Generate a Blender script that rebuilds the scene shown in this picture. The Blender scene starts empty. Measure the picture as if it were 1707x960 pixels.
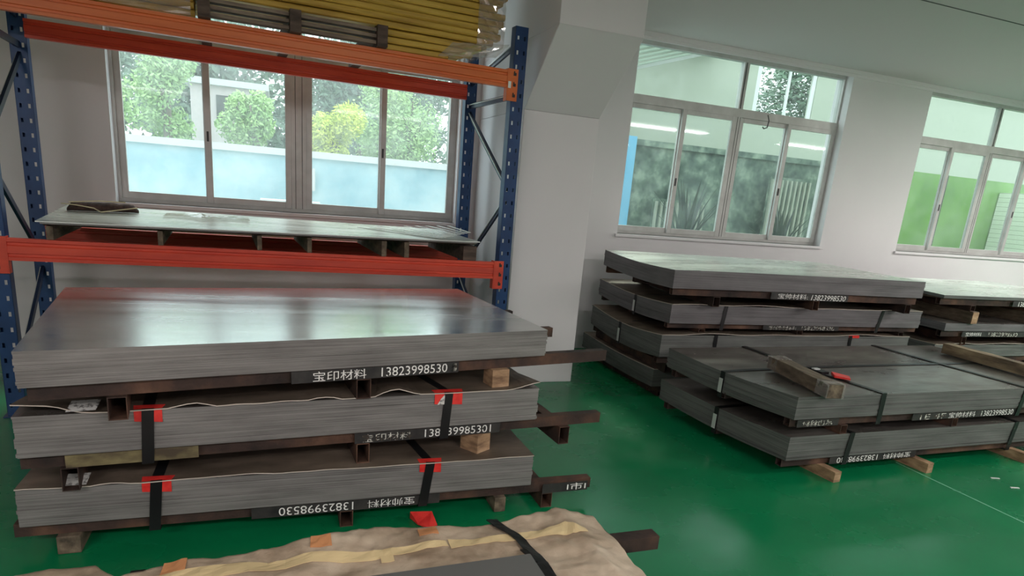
import bpy, bmesh, math, random
from mathutils import Vector, Matrix, noise
random.seed(7)
SC = bpy.context.scene
COL = SC.collection

# ------------------------------------------------------------------ camera
def make_camera():
    cy, sy = math.cos(.36084), math.sin(.36084)
    cp, sp = math.cos(.26561), math.sin(.26561)
    f = Vector((sy*cp, cy*cp, -sp)); r = Vector((cy, -sy, 0)); u = r.cross(f)
    c, s = math.cos(.08407), math.sin(.08407)
    r2 = c*r + s*u; u2 = -s*r + c*u
    cam = bpy.data.cameras.new('camera'); o = bpy.data.objects.new('camera', cam); COL.objects.link(o)
    cam.sensor_width = 36; cam.sensor_fit = 'HORIZONTAL'
    cam.lens = 1071.848/1707*36
    cam.shift_y = (608.718-480)/1707
    cam.clip_start = .05; cam.clip_end = 200
    m = Matrix((r2, u2, -f)).transposed().to_4x4(); m.translation = Vector((0, 0, 1.59839))
    o.matrix_world = m
    SC.camera = o
make_camera()

# ------------------------------------------------------------------ world, lights, exposure
w = bpy.data.worlds.new('sky'); SC.world = w; w.use_nodes = True
nt = w.node_tree; bg = nt.nodes['Background']
bg.inputs[0].default_value = (.86, .93, 1.0, 1); bg.inputs[1].default_value = 1.9
SC.view_settings.view_transform = 'Standard'; SC.view_settings.look = 'None'
SC.view_settings.exposure = 0.7; SC.view_settings.gamma = 1.0
SC.view_settings.use_curve_mapping = False

def sun(name, rot, power, ang, col=(1, 1, 1)):
    l = bpy.data.lights.new(name, 'SUN'); l.energy = power; l.angle = ang; l.color = col
    o = bpy.data.objects.new(name, l); COL.objects.link(o); o.rotation_euler = rot
sun('sun', (math.radians(-38), math.radians(25), 0), 1.6, .2, (1, .97, .9))

def area(name, loc, rot, sx, sy, power, col=(1, 1, 1)):
    l = bpy.data.lights.new(name, 'AREA'); l.shape = 'RECTANGLE'; l.size = sx; l.size_y = sy
    l.energy = power; l.color = col
    o = bpy.data.objects.new(name, l); COL.objects.link(o); o.location = loc; o.rotation_euler = rot
    return o
LAMPS = [(-3.0, -4.2, .8), (2.5, -4.2, .8), (8.0, -4.2, 1.2), (-2.8, -1.4, 1.3), (1.6, -1.8, 1.4), (7.2, .4, 1.6), (11.6, .4, 1.6), (9.6, 3.3, 1.6)]
LAMP_Z = 3.06
LAMP_W = 52

# ------------------------------------------------------------------ materials
MATS = {}
def mat(name, col, rough=.5, metal=0., build=None, spec=.5, **kw):
    m = bpy.data.materials.new(name); m.use_nodes = True
    n = m.node_tree.nodes; b = n['Principled BSDF']
    b.inputs['Base Color'].default_value = (*col, 1)
    b.inputs['Roughness'].default_value = rough; b.inputs['Metallic'].default_value = metal
    b.inputs['Specular IOR Level'].default_value = spec
    for k, v in kw.items(): b.inputs[k.replace('_', ' ')].default_value = v
    if build: build(m.node_tree, b)
    MATS[name] = m
    return m
def tex(nt, scale, kind='noise', coords='Object', detail=4., vec=(1, 1, 1), rough=.55):
    tc = nt.nodes.new('ShaderNodeTexCoord'); mp = nt.nodes.new('ShaderNodeMapping')
    mp.inputs['Scale'].default_value = vec
    nt.links.new(tc.outputs[coords], mp.inputs[0])
    if kind == 'noise':
        t = nt.nodes.new('ShaderNodeTexNoise'); t.inputs['Scale'].default_value = scale
        t.inputs['Detail'].default_value = detail; t.inputs['Roughness'].default_value = rough
        nt.links.new(mp.outputs[0], t.inputs['Vector']); return t.outputs['Fac']
    if kind == 'vor':
        t = nt.nodes.new('ShaderNodeTexVoronoi'); t.inputs['Scale'].default_value = scale
        nt.links.new(mp.outputs[0], t.inputs['Vector']); return t.outputs['Distance']
def ramp(nt, fac, stops):
    r = nt.nodes.new('ShaderNodeValToRGB'); e = r.color_ramp.elements
    while len(e) > 1: e.remove(e[-1])
    for i, (p, c) in enumerate(stops):
        if i == 0: e[0].position = p; el = e[0]
        else: el = e.new(p)
        el.color = (*c, 1) if len(c) == 3 else c
    nt.links.new(fac, r.inputs[0]); return r.outputs[0]
def bump(nt, b, fac, strength, dist=.01):
    bp = nt.nodes.new('ShaderNodeBump'); bp.inputs['Strength'].default_value = strength
    bp.inputs['Distance'].default_value = dist
    nt.links.new(fac, bp.inputs['Height']); nt.links.new(bp.outputs[0], b.inputs['Normal'])
def noisy(stops, scale, vec=(1, 1, 1), bumps=0, bscale=None, roughr=None, detail=5.):
    def f(nt, b):
        t = tex(nt, scale, vec=vec, detail=detail)
        nt.links.new(ramp(nt, t, stops), b.inputs['Base Color'])
        if bumps: bump(nt, b, tex(nt, bscale or scale*3, vec=vec), bumps)
        if roughr:
            t2 = tex(nt, scale*1.7, vec=vec)
            nt.links.new(ramp(nt, t2, [(.3, (roughr[0],)*3), (.7, (roughr[1],)*3)]), b.inputs['Roughness'])
    return f

mat('wall_paint', (.80, .77, .78), .75, build=noisy([(.3, (.77, .745, .755)), (.7, (.82, .79, .80))], .8))
mat('ceiling_paint', (.60, .565, .56), .85)
mat('floor_unseen_grey', (.40, .37, .36), .6)  # grey invented for the unseen floor, to lessen green bounce light
mat('hall_wall', (.30, .29, .29), .85)
mat('floor_green', (.0, .27, .12), .3, build=noisy([(.3, (.003, .175, .062)), (.7, (.004, .215, .078))], 1.2, roughr=(.16, .34)), spec=.35, Coat_Weight=.1, Coat_Roughness=.12)
mat('plate_top', (.5, .52, .51), .28, .9, build=noisy([(.3, (.62, .63, .62)), (.55, (.72, .73, .71)), (.7, (.78, .79, .77))], 1.3, vec=(.3, 2.6, 1), roughr=(.17, .30)))
mat('plate_top_dull', (.3, .29, .27), .35, .55, build=noisy([(.3, (.12, .105, .095)), (.55, (.22, .20, .18)), (.75, (.32, .31, .27))], 2.3, vec=(.6, 1.4, 1), roughr=(.22, .5), bumps=.15, bscale=4))
def side(c0, c1):
    def f(nt, b):
        t = tex(nt, 9, vec=(.12, .12, 34), detail=6., rough=.7)
        t2 = tex(nt, 3, vec=(1, 1, 4))
        mx = nt.nodes.new('ShaderNodeMath'); mx.operation = 'MULTIPLY_ADD'
        nt.links.new(t2, mx.inputs[0]); mx.inputs[1].default_value = .45
        nt.links.new(t, mx.inputs[2])
        sb = nt.nodes.new('ShaderNodeMath'); sb.operation = 'SUBTRACT'; nt.links.new(mx.outputs[0], sb.inputs[0]); sb.inputs[1].default_value = .22
        nt.links.new(ramp(nt, sb.outputs[0], [(.28, c0), (.5, c1), (.72, tuple(x*1.45 for x in c1))]), b.inputs['Base Color'])
        bump(nt, b, t, .35, .004)
    return f
mat('plate_side', (.2, .2, .19), .55, .25, build=side((.10, .092, .088), (.225, .215, .205)))
mat('plate_side_dark', (.12, .12, .115), .6, .25, build=side((.065, .065, .062), (.145, .148, .14)))
mat('plate_side_violet', (.15, .14, .15), .6, .2, build=side((.08, .075, .078), (.165, .155, .16)))
mat('cover_sheet', (.1, .09, .075), .5, .3, build=noisy([(.3, (.09, .068, .05)), (.55, (.19, .145, .11)), (.8, (.32, .25, .19))], 3, vec=(1, 2, 1), bumps=.2))
mat('cover_edge', (.62, .55, .47), .6, 0)
mat('red_cover', (.25, .12, .11), .5, .2, build=noisy([(.3, (.16, .08, .07)), (.7, (.32, .17, .15))], 4))
mat('rust_tube', (.12, .06, .04), .75, .2, build=noisy([(.30, (.016, .011, .010)), (.47, (.055, .032, .025)), (.6, (.115, .058, .037)), (.74, (.21, .115, .075))], 4, vec=(1, 1, 1), bumps=.3, bscale=40))
mat('black_paint', (.02, .02, .02), .55, build=noisy([(.3, (.012, .012, .013)), (.75, (.05, .045, .042))], 15))
def stencil(nt, b):
    t = tex(nt, 60, detail=3.)
    nt.links.new(ramp(nt, t, [(.31, (.10, .09, .08)), (.38, (.85, .84, .80)), (1, (.92, .92, .88))]), b.inputs['Base Color'])
mat('white_paint', (.8, .8, .78), .6, build=stencil)
def stencil2(nt, b):
    t = tex(nt, 45, detail=3.)
    nt.links.new(ramp(nt, t, [(.46, (.07, .05, .035)), (.52, (.62, .62, .55)), (1, (.8, .8, .72))]), b.inputs['Base Color'])
mat('worn_white_paint', (.8, .8, .78), .6, build=stencil2)
mat('yellow_green_paint', (.2, .17, .06), .7, build=noisy([(.35, (.07, .05, .03)), (.6, (.24, .20, .09)), (.8, (.35, .36, .2))], 12, vec=(.5, 1, 1)))
mat('strap', (.008, .008, .009), .4)
mat('clip', (.75, .76, .74), .3, .4)
mat('red_plastic', (.85, .045, .04), .4, build=noisy([(.3, (.62, .02, .02)), (.6, (.85, .05, .04))], 20))
mat('paper_tag', (.62, .61, .58), .7, build=noisy([(.4, (.25, .24, .23)), (.5, (.7, .69, .66))], 60))
mat('wood_block', (.42, .27, .15), .8, build=noisy([(.3, (.16, .09, .05)), (.55, (.40, .25, .14)), (.75, (.58, .40, .25))], 9, vec=(1, 1, 3), bumps=.3))
mat('old_timber', (.15, .11, .07), .8, build=noisy([(.3, (.06, .045, .03)), (.55, (.16, .12, .08)), (.75, (.27, .21, .14))], 8, vec=(3, .7, 3), bumps=.4, bscale=30))
mat('timber_top', (.36, .30, .22), .8, build=noisy([(.3, (.10, .075, .05)), (.5, (.22, .165, .10)), (.75, (.45, .36, .22))], 5, vec=(3, .7, 3), bumps=.4, bscale=30))
mat('dark_wood', (.1, .07, .055), .85, build=noisy([(.3, (.05, .032, .026)), (.7, (.15, .105, .08))], 9, vec=(.6, 2, 3), bumps=.3))
mat('slat_wood', (.3, .23, .18), .85, build=noisy([(.3, (.15, .11, .085)), (.7, (.36, .28, .21))], 8, vec=(.5, 2, 4), bumps=.3))
mat('bar_yellow', (.52, .33, .07), .55, build=noisy([(.3, (.44, .26, .04)), (.55, (.66, .43, .07)), (.8, (.78, .55, .13))], 6, vec=(.35, 2, 4), bumps=.3, bscale=20))
mat('blue_steel', (.015, .07, .22), .38, .1, build=noisy([(.3, (.009, .038, .125)), (.7, (.018, .072, .21))], 4))
mat('brace_steel', (.012, .022, .06), .35, .3)
mat('orange_steel', (.72, .17, .05), .38, build=noisy([(.3, (.64, .125, .022)), (.7, (.80, .19, .04))], 3, vec=(.4, 2, 5)))
mat('red_steel', (.72, .065, .03), .4, build=noisy([(.3, (.58, .05, .028)), (.7, (.78, .085, .04))], 4, vec=(.6, 2, 4)))
mat('bolt', (.05, .045, .04), .5, .6)
mat('alu_frame', (.60, .59, .57), .4, .1, build=noisy([(.3, (.50, .49, .47)), (.7, (.66, .65, .63))], 5))
mat('dark_gasket', (.05, .05, .05), .6)
mat('shelf_sheet', (.5, .54, .48), .3, .25, build=noisy([(.3, (.46, .47, .42)), (.5, (.62, .63, .58)), (.75, (.72, .74, .69))], 1.8, vec=(.4, 2.5, 1), roughr=(.2, .42)))
mat('strip_white', (.85, .88, .84), .35, 0)
mat('gloves', (.035, .022, .018), .9, build=noisy([(.3, (.02, .012, .01)), (.7, (.09, .05, .04))], 30, bumps=.6))
mat('string', (.55, .48, .3), .8)
mat('kraft', (.42, .32, .22), .75, build=noisy([(.32, (.30, .215, .145)), (.5, (.50, .38, .275)), (.72, (.68, .55, .42))], 5, bumps=.8, bscale=14, roughr=(.45, .75)), Coat_Weight=.2, Coat_Roughness=.3)
mat('tape', (.78, .60, .33), .5)
mat('orange_tape', (.68, .30, .13), .6)
mat('grey_board', (.16, .16, .155), .5, .2)
mat('epoxy_line', (.16, .52, .32), .5)
mat('lamp_body', (.7, .7, .7), .5)
def emis(name, col, st):
    m = bpy.data.materials.new(name); m.use_nodes = True; nt = m.node_tree
    nt.nodes.remove(nt.nodes['Principled BSDF']); e = nt.nodes.new('ShaderNodeEmission')
    e.inputs[0].default_value = (*col, 1); e.inputs[1].default_value = st
    nt.links.new(e.outputs[0], nt.nodes['Material Output'].inputs[0]); MATS[name] = m
emis('tube_light', (1, .98, .94), 8)
def glass(name, dirt, tint, dcol=(.85, .95, .92), gl=.12):
    m = bpy.data.materials.new(name); m.use_nodes = True; nt = m.node_tree
    nt.nodes.remove(nt.nodes['Principled BSDF'])
    tr = nt.nodes.new('ShaderNodeBsdfTransparent'); tr.inputs[0].default_value = (*tint, 1)
    gls = nt.nodes.new('ShaderNodeBsdfGlossy'); gls.inputs['Roughness'].default_value = .03
    df = nt.nodes.new('ShaderNodeBsdfTranslucent'); df.inputs[0].default_value = (*dcol, 1)
    df2 = nt.nodes.new('ShaderNodeBsdfDiffuse'); df2.inputs[0].default_value = (*dcol, 1)
    md = nt.nodes.new('ShaderNodeMixShader'); md.inputs[0].default_value = .3
    nt.links.new(df.outputs[0], md.inputs[1]); nt.links.new(df2.outputs[0], md.inputs[2])
    m1 = nt.nodes.new('ShaderNodeMixShader')
    f = tex(nt, 2.2, detail=7., rough=.7)
    r = ramp(nt, f, [(.3, (dirt[0],)*3), (.7, (dirt[1],)*3)])
    nt.links.new(r, m1.inputs[0]); nt.links.new(tr.outputs[0], m1.inputs[1]); nt.links.new(md.outputs[0], m1.inputs[2])
    m2 = nt.nodes.new('ShaderNodeMixShader'); m2.inputs[0].default_value = gl
    nt.links.new(m1.outputs[0], m2.inputs[1]); nt.links.new(gls.outputs[0], m2.inputs[2])
    nt.links.new(m2.outputs[0], nt.nodes['Material Output'].inputs[0]); MATS[name] = m
glass('glass_hazy', (.04, .22), (.93, .98, .97), gl=.01)
glass('glass_clear', (.01, .10), (.90, .97, .93), gl=.02)
glass('film', (.06, .5), (.95, .93, .9), (.85, .8, .75), .25)
# outside
mat('yard_ground', (.45, .48, .46), .9)
mat('yard_wall', (.42, .62, .66), .9, build=noisy([(.3, (.24, .42, .48)), (.5, (.34, .53, .58)), (.7, (.50, .64, .65))], 1.3))
mat('coping', (.60, .62, .60), .8)
mat('house_wall', (.62, .55, .53), .8)
mat('leaf_dark', (.07, .17, .09), .7, build=noisy([(.3, (.09, .16, .11)), (.7, (.19, .28, .19))], 2))
mat('leaf_mid', (.20, .38, .13), .7, build=noisy([(.3, (.24, .42, .16)), (.7, (.46, .64, .26))], 3))
mat('leaf_lime', (.55, .68, .12), .7, build=noisy([(.3, (.42, .55, .06)), (.7, (.72, .76, .15))], 3))
mat('bark', (.2, .17, .13), .9)
mat('porch_wall', (.34, .37, .30), .8)
mat('porch_roof', (.50, .58, .50), .8)
mat('container_green', (.10, .18, .15), .6, build=noisy([(.35, (.04, .07, .055)), (.52, (.12, .17, .13)), (.66, (.26, .33, .25))], 5, detail=9.))  # mottle paints in the look of foliage reflected in the window
mat('blue_paint', (.16, .45, .68), .6)
mat('panel_green', (.18, .42, .12), .5, build=noisy([(.3, (.08, .20, .04)), (.7, (.19, .36, .09))], 1.2))
mat('strap_leaf', (.03, .05, .035), .35, build=noisy([(.4, (.01, .025, .018)), (.6, (.05, .08, .05))], 3))
def tiles(nt, b):
    br = nt.nodes.new('ShaderNodeTexBrick'); tc = nt.nodes.new('ShaderNodeTexCoord')
    mp = nt.nodes.new('ShaderNodeMapping'); mp.inputs['Rotation'].default_value = (math.pi/2, 0, math.pi/2)
    nt.links.new(tc.outputs['Object'], mp.inputs[0]); nt.links.new(mp.outputs[0], br.inputs[0])
    br.inputs['Color1'].default_value = (.62, .68, .56, 1); br.inputs['Color2'].default_value = (.58, .65, .52, 1)
    br.inputs['Mortar'].default_value = (.25, .28, .22, 1); br.inputs['Scale'].default_value = 6
    nt.links.new(br.outputs[0], b.inputs['Base Color'])
mat('white_tile', (.6, .65, .55), .4, build=tiles)

# ------------------------------------------------------------------ mesh helpers
class MB:
    def __init__(s): s.v = []; s.f = []; s.m = []; s.mats = []
    def mi(s, name):
        if name not in s.mats: s.mats.append(name)
        return s.mats.index(name)
    def add(s, vs, fs, m):
        o = len(s.v); i = s.mi(m)
        s.v += [tuple(v) for v in vs]; s.f += [tuple(o+k for k in f) for f in fs]; s.m += [i]*len(fs)
        return s
    def hexa(s, p, m):   # p: 4 bottom ccw, 4 top ccw
        return s.add(p, [(3, 2, 1, 0), (4, 5, 6, 7), (0, 1, 5, 4), (1, 2, 6, 5), (2, 3, 7, 6), (3, 0, 4, 7)], m)
    def box(s, x0, x1, y0, y1, z0, z1, m):
        return s.hexa([(x0, y0, z0), (x1, y0, z0), (x1, y1, z0), (x0, y1, z0), (x0, y0, z1), (x1, y0, z1), (x1, y1, z1), (x0, y1, z1)], m)
    def bar(s, a, b, w, h, m, up=(0, 0, 1)):
        a = Vector(a); b = Vector(b); d = (b-a).normalized(); up = Vector(up)
        r = d.cross(up).normalized()*w/2; u = r.cross(d).normalized()*h/2
        return s.hexa([a-r-u, b-r-u, b+r-u, a+r-u, a-r+u, b-r+u, b+r+u, a+r+u], m)
    def tube(s, a, b, w, h, m, t=.004, up=(0, 0, 1), mi=None):   # hollow square tube with open ends
        a = Vector(a); b = Vector(b); d = (b-a).normalized(); up = Vector(up)
        r = d.cross(up).normalized(); u = r.cross(d).normalized()
        vs = []
        for q in (a, b):
            for k in (0, t):
                for sx, sz in ((-1, -1), (1, -1), (1, 1), (-1, 1)):
                    vs.append(q + r*sx*(w/2-k) + u*sz*(h/2-k))
        fs = []
        for i in range(4):
            j = (i+1) % 4
            fs.append((i, j, 8+j, 8+i)); fs.append((4+j, 4+i, 12+i, 12+j))
            fs.append((j, i, 4+i, 4+j)); fs.append((8+i, 8+j, 12+j, 12+i))
        return s.add(vs, fs, m)
    def cyl(s, a, b, r, m, n=10, r2=None):
        a = Vector(a); b = Vector(b); d = (b-a).normalized(); r2 = r if r2 is None else r2
        x = d.orthogonal().normalized(); y = d.cross(x)
        vs = [a + (x*math.cos(t)+y*math.sin(t))*r for t in [2*math.pi*i/n for i in range(n)]]
        vs += [b + (x*math.cos(t)+y*math.sin(t))*r2 for t in [2*math.pi*i/n for i in range(n)]]
        fs = [(i, (i+1) % n, n+(i+1) % n, n+i) for i in range(n)] + [tuple(range(n-1, -1, -1)), tuple(range(n, 2*n))]
        return s.add(vs, fs, m)
    def path(s, pts, r, m, n=6):
        for i in range(len(pts)-1): s.cyl(pts[i], pts[i+1], r, m, n)
        return s
    def grid(s, P, m, thick=0, side=None):   # P[i][j] points; optional thickness downwards
        ni, nj = len(P), len(P[0]); vs = [p for row in P for p in row]
        fs = [(i*nj+j, (i+1)*nj+j, (i+1)*nj+j+1, i*nj+j+1) for i in range(ni-1) for j in range(nj-1)]
        s.add(vs, fs, m)
        if thick:
            lo = [(p[0], p[1], p[2]-thick) for p in vs]
            s.add(lo, [tuple(reversed(f)) for f in fs], m)
            ring = [(i, 0) for i in range(ni)] + [(ni-1, j) for j in range(1, nj)] + [(i, nj-1) for i in range(ni-2, -1, -1)] + [(0, j) for j in range(nj-2, 0, -1)]
            idx = [i*nj+j for i, j in ring]; k = len(idx)
            vv = [vs[i] for i in idx] + [lo[i] for i in idx]
            s.add(vv, [(i, k+i, k+(i+1) % k, (i+1) % k) for i in range(k)], side or m)
        return s
    def build(s, name, parent=None, bevel=0, smooth=False, loc=None):
        base = parent.matrix_world.translation.copy() if parent else Vector(loc or (0, 0, 0))
        me = bpy.data.meshes.new(name)
        me.from_pydata([tuple(Vector(v)-base) for v in s.v], [], s.f)
        for k in s.mats: me.materials.append(MATS[k])
        me.polygons.foreach_set('material_index', s.m)
        if smooth: me.polygons.foreach_set('use_smooth', [True]*len(s.f))
        me.update()
        o = bpy.data.objects.new(name, me); COL.objects.link(o)
        if parent: o.parent = parent
        else: o.location = base
        if bevel:
            b = o.modifiers.new('bevel', 'BEVEL'); b.width = bevel; b.segments = 2; b.limit_method = 'ANGLE'
        bpy.context.view_layer.update()
        return o
def empty(name, loc, label=None, cat=None, group=None):
    o = bpy.data.objects.new(name, None); COL.objects.link(o); o.location = loc; o.empty_display_size = .1
    tag(o, label, cat, group); bpy.context.view_layer.update(); return o
def tag(o, label=None, cat=None, group=None, kind=None):
    for k, v in (('label', label), ('category', cat), ('group', group), ('kind', kind)):
        if v: o[k] = v
    return o
def struct(mb, name, **k): return tag(mb.build(name, **k), kind='structure')

# ------------------------------------------------------------------ room
W = 6.126
XL, XR, YB, ZC = -6.0, 14.0, -8.0, 3.19
WINS = [(-1.22, 1.60), (3.365, 6.11), (7.34, 10.11)]
Z0, ZT0, ZT1, ZH = 1.245, 2.555, 2.64, 3.15     # sill, transom, head
fl = MB(); fl.grid([[(x, y, 0) for y in (.2, 2, W+.25)] for x in (XL, 0, 5, XR)], 'floor_green')
fl.grid([[(x, y, 0) for y in (YB, -2, .2)] for x in (XL, 0, 5, XR)], 'floor_unseen_grey'); struct(fl, 'floor')
wl = MB(); T = .24
edges = [XL] + [e for p in WINS for e in p] + [XR]
for i in range(0, len(edges), 2): wl.box(edges[i], edges[i+1], W, W+T, 0, ZC, 'wall_paint')
for a, b in WINS:
    wl.box(a, b, W, W+T, 0, Z0, 'wall_paint'); wl.box(a, b, W, W+T, ZH, ZC, 'wall_paint')
struct(wl, 'wall_back')
struct(MB().box(XL-.2, XL, YB, W+T, 0, ZC, 'hall_wall'), 'wall_left')
struct(MB().box(XR, XR+.2, YB, W+T, 0, ZC, 'hall_wall'), 'wall_right')
struct(MB().box(XL-.2, XR+.2, YB-.2, YB, 0, ZC, 'hall_wall'), 'wall_front')
struct(MB().box(XL-.2, XR+.2, YB-.2, W+T, ZC, ZC+.15, 'ceiling_paint'), 'ceiling')
# narrow dark joint in the ceiling
struct(MB().box(XL, XR, 4.015, 4.025, 3.187, 3.1895, 'dark_gasket'), 'trim_1')
bd = MB().box(2.44, XR, W-.035, W, 3.15, 3.19, 'wall_paint'); bd.box(2.44, XR, W-.018, W, 3.12, 3.15, 'wall_paint'); struct(bd, 'trim_2')
# column with a sloping haunch and capital
pl = MB()
X0, X1 = 1.79, 2.437
pl.box(X0, X1, 4.95, W, 0, 2.20, 'wall_paint')
pl.add([(X0, 4.95, 2.2), (X1, 4.95, 2.2), (X1, W, 2.2), (X0, W, 2.2), (X0, 4.39, 2.69), (X1, 4.39, 2.69), (X1, W, 2.69), (X0, W, 2.69)],
       [(0, 1, 5, 4), (1, 2, 6, 5), (3, 0, 4, 7), (2, 3, 7, 6)], 'wall_paint')
pl.box(X0, X1, 4.39, W, 2.69, 3.19, 'wall_paint')
struct(pl, 'pillar', bevel=.006)

def window(n, a, b, gmat):
    root = tag(empty('window_%d' % n, (a, W, Z0)), kind='structure')
    yf = W+.10                                     # face of the aluminium frame, a little inside the wall
    fr = MB(); D = .07
    def r(x0, x1, z0, z1, y0=yf, d=D, m='alu_frame'): fr.box(x0, x1, y0, y0+d, z0, z1, m)
    J = .022; mh = .062 if n == 1 else .036; sw = .05
    r(a, a+J, Z0, ZH); r(b-J, b, Z0, ZH); r(a+J, b-J, Z0, Z0+.03); r(a+J, b-J, ZH-.045, ZH)
    r(a+J, b-J, ZT0, ZT1)
    mid = (a+b)/2
    r(mid-.03, mid+.03, ZT1, ZH-.045); r(mid-mh, mid+mh, Z0+.03, ZT0)
    fr.box(mid-.012, mid-.004, yf-.006, yf, ZT1, ZH-.05, 'dark_gasket')
    fr.box(a-.03, b+.03, W-.03, W, Z0-.03, Z0, 'wall_paint'); fr.box(a, b, W, W+.10, Z0-.02, Z0, 'wall_paint')
    for k in (-1, 1): fr.box(mid+k*mh*.45-.002, mid+k*mh*.45+.002, yf-.003, yf, Z0+.03, ZT0, 'dark_gasket')
    fr.build('window_frame', root, bevel=.003)
    # four sashes: outer ones in front track, inner ones behind
    xs = [a+J, 0, mid-mh, mid+mh, 0, b-J]; xs[1] = (xs[0]+xs[2])/2; xs[4] = (xs[3]+xs[5])/2
    quads = [(xs[0], xs[1]+.02, .012), (xs[1]-.02, xs[2], -.018), (xs[3], xs[4]+.02, .012), (xs[4]-.02, xs[5], -.018)]
    for (x0, x1, dy) in quads:
        s = MB(); y0 = yf+.012+dy
        s.box(x0, x0+sw, y0, y0+.03, Z0+.03, ZT0, 'alu_frame'); s.box(x1-sw, x1, y0, y0+.03, Z0+.03, ZT0, 'alu_frame')
        s.box(x0+sw, x1-sw, y0, y0+.03, Z0+.03, Z0+.085, 'alu_frame'); s.box(x0+sw, x1-sw, y0, y0+.03, ZT0-.045, ZT0, 'alu_frame')
        so = s.build('sash', root, bevel=.002)
        g = MB().box(x0+sw, x1-sw, y0+.012, y0+.017, Z0+.085, ZT0-.045, gmat); g.build('pane', so)
        if dy < 0:
            MB().box(x0+.014 if x0 < mid else x0+.014, x0+.03, y0-.006, y0, 1.78, 1.86, 'dark_gasket').build('latch', so)
    for x0, x1 in ((a+J, mid-.03), (mid+.03, b-J)):
        MB().box(x0, x1, yf+.03, yf+.035, ZT1, ZH-.045, gmat).build('pane', root)
    return root
window(1, *WINS[0], 'glass_hazy'); window(2, *WINS[1], 'glass_clear'); window(3, *WINS[2], 'glass_clear')
# little wire hook hanging from the transom of window 2
hk = MB().path([(5.02, W-.01, 2.60), (5.03, W-.03, 2.54), (5.02, W-.03, 2.47), (4.98, W-.03, 2.455), (4.96, W-.03, 2.47)], .006, 'dark_gasket')
tag(hk.build('wire_hook'), 'thin dark wire hook hanging from the transom of the window above the back sheet stack', 'hook')

# ------------------------------------------------------------------ lamps (behind and above the camera)
for i, (x, y, pw) in enumerate(LAMPS):
    r = empty('ceiling_light', (x, y, LAMP_Z+.06), 'long white fluorescent ceiling light hanging over the hall floor', 'light', 'fluorescent lights under the hall ceiling')
    MB().box(x-1.2, x+1.2, y-.09, y+.09, LAMP_Z+.03, LAMP_Z+.09, 'lamp_body').build('housing', r)
    t = MB()
    for dy in (-.045, .045): t.cyl((x-1.17, y+dy, LAMP_Z+.012), (x+1.17, y+dy, LAMP_Z+.012), .016, 'tube_light', 8)
    t.build('tube', r)
    for dx in (-.9, .9): MB().cyl((x+dx, y, LAMP_Z+.09), (x+dx, y, ZC), .006, 'lamp_body', 6).build('hanger', r)
    area('lamp_light', (x, y, LAMP_Z-.02), (0, 0, 0), 2.4, .35, LAMP_W*pw, (1, .95, .935))
for i, (a, b) in enumerate(WINS):    # sky light entering through each window
    o = area('window_portal', ((a+b)/2, W+T+.02, 2.2), (math.radians(-90), 0, 0), b-a, 1.9, 1)
    o.data.cycles.is_portal = True

# ------------------------------------------------------------------ bundles of steel sheets
def lerp(a, b, t): return a+(b-a)*t
class Quad:
    """footprint of a pack: FL, FR, BR, BL corners"""
    def __init__(s, FL, FR, depth=None, BL=None, BR=None):
        s.FL = Vector(FL).to_2d(); s.FR = Vector(FR).to_2d()
        if BL is None:
            d = (s.FR-s.FL).normalized(); n = Vector((-d.y, d.x))*depth
            BL = s.FL+n; BR = s.FR+n
        s.BL = Vector(BL).to_2d(); s.BR = Vector(BR).to_2d() if BR is not None else s.BL+(s.FR-s.FL)
        s.w = (s.FR-s.FL).length; s.d = (s.BL-s.FL).length
    def at(s, u, v):   # u,v in metres along front / into depth (may exceed the pack)
        a = u/s.w; b = v/s.d
        p = (s.FL*(1-a)+s.FR*a)*(1-b)+(s.BL*(1-a)+s.BR*a)*b
        return p.x, p.y
def sheet_pack(q, z0, z1, sag, parent, top='plate_top', sidem='plate_side', seed=0, layers=None):
    rnd = random.Random(seed); m = MB(); nu, nv = 24, 12
    n = layers or max(4, int((z1-z0)/.011))
    zs = sorted([rnd.random() for _ in range(n-1)]); zs = [0]+zs+[1]
    def sg(u, v): return sag(u/q.w, v/q.d) if sag else 0
    ring = [(i, 0) for i in range(nu)]+[(nu, j) for j in range(nv)]+[(i, nv) for i in range(nu, 0, -1)]+[(0, j) for j in range(nv, 0, -1)]
    def rp(i, j, z, off):
        u = q.w*i/nu; v = q.d*j/nv
        du = -off if i == 0 else (off if i == nu else 0); dv = -off if j == 0 else (off if j == nv else 0)
        x, y = q.at(u+du, v+dv); return (x, y, lerp(z0, z1, z)+sg(u, v))
    rings = []; off = 0
    for k in range(n):
        off = rnd.choice([0, .0015, .003, .001, .004]) if k else 0
        if k == n-1: off = .003
        rings.append([rp(i, j, zs[k], off) for i, j in ring]); rings.append([rp(i, j, zs[k+1], off) for i, j in ring])
    L = len(ring)
    vs = [p for r_ in rings for p in r_]
    fs = [(k*L+i, k*L+(i+1) % L, (k+1)*L+(i+1) % L, (k+1)*L+i) for k in range(len(rings)-1) for i in range(L)]
    m.add(vs, fs, sidem)
    P = [[rp(i, j, 1, .003 if (i in (0, nu) or j in (0, nv)) else 0) for j in range(nv+1)] for i in range(nu+1)]
    m.grid(P, top)
    P = [[rp(i, j, 0, 0) for j in range(nv+1)] for i in reversed(range(nu+1))]
    m.grid(P, sidem)
    return m.build('sheet_pack', parent)
def rails_part(q, ztop, h, parent, ext, vs=(.02, .5, .93), thick=.05, name='rail', mtl='rust_tube'):
    out = []
    for k, v in enumerate(vs):
        e0, e1 = ext[k]
        vv = v*q.d + (thick/2+.0 if k == 0 else 0)
        a = q.at(e0, vv); b = q.at(q.w+e1, vv)
        m = MB().tube((*a, ztop-h/2), (*b, ztop-h/2), thick, h, mtl, t=.004)
        out.append(m.build(name, parent))
    return out
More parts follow.
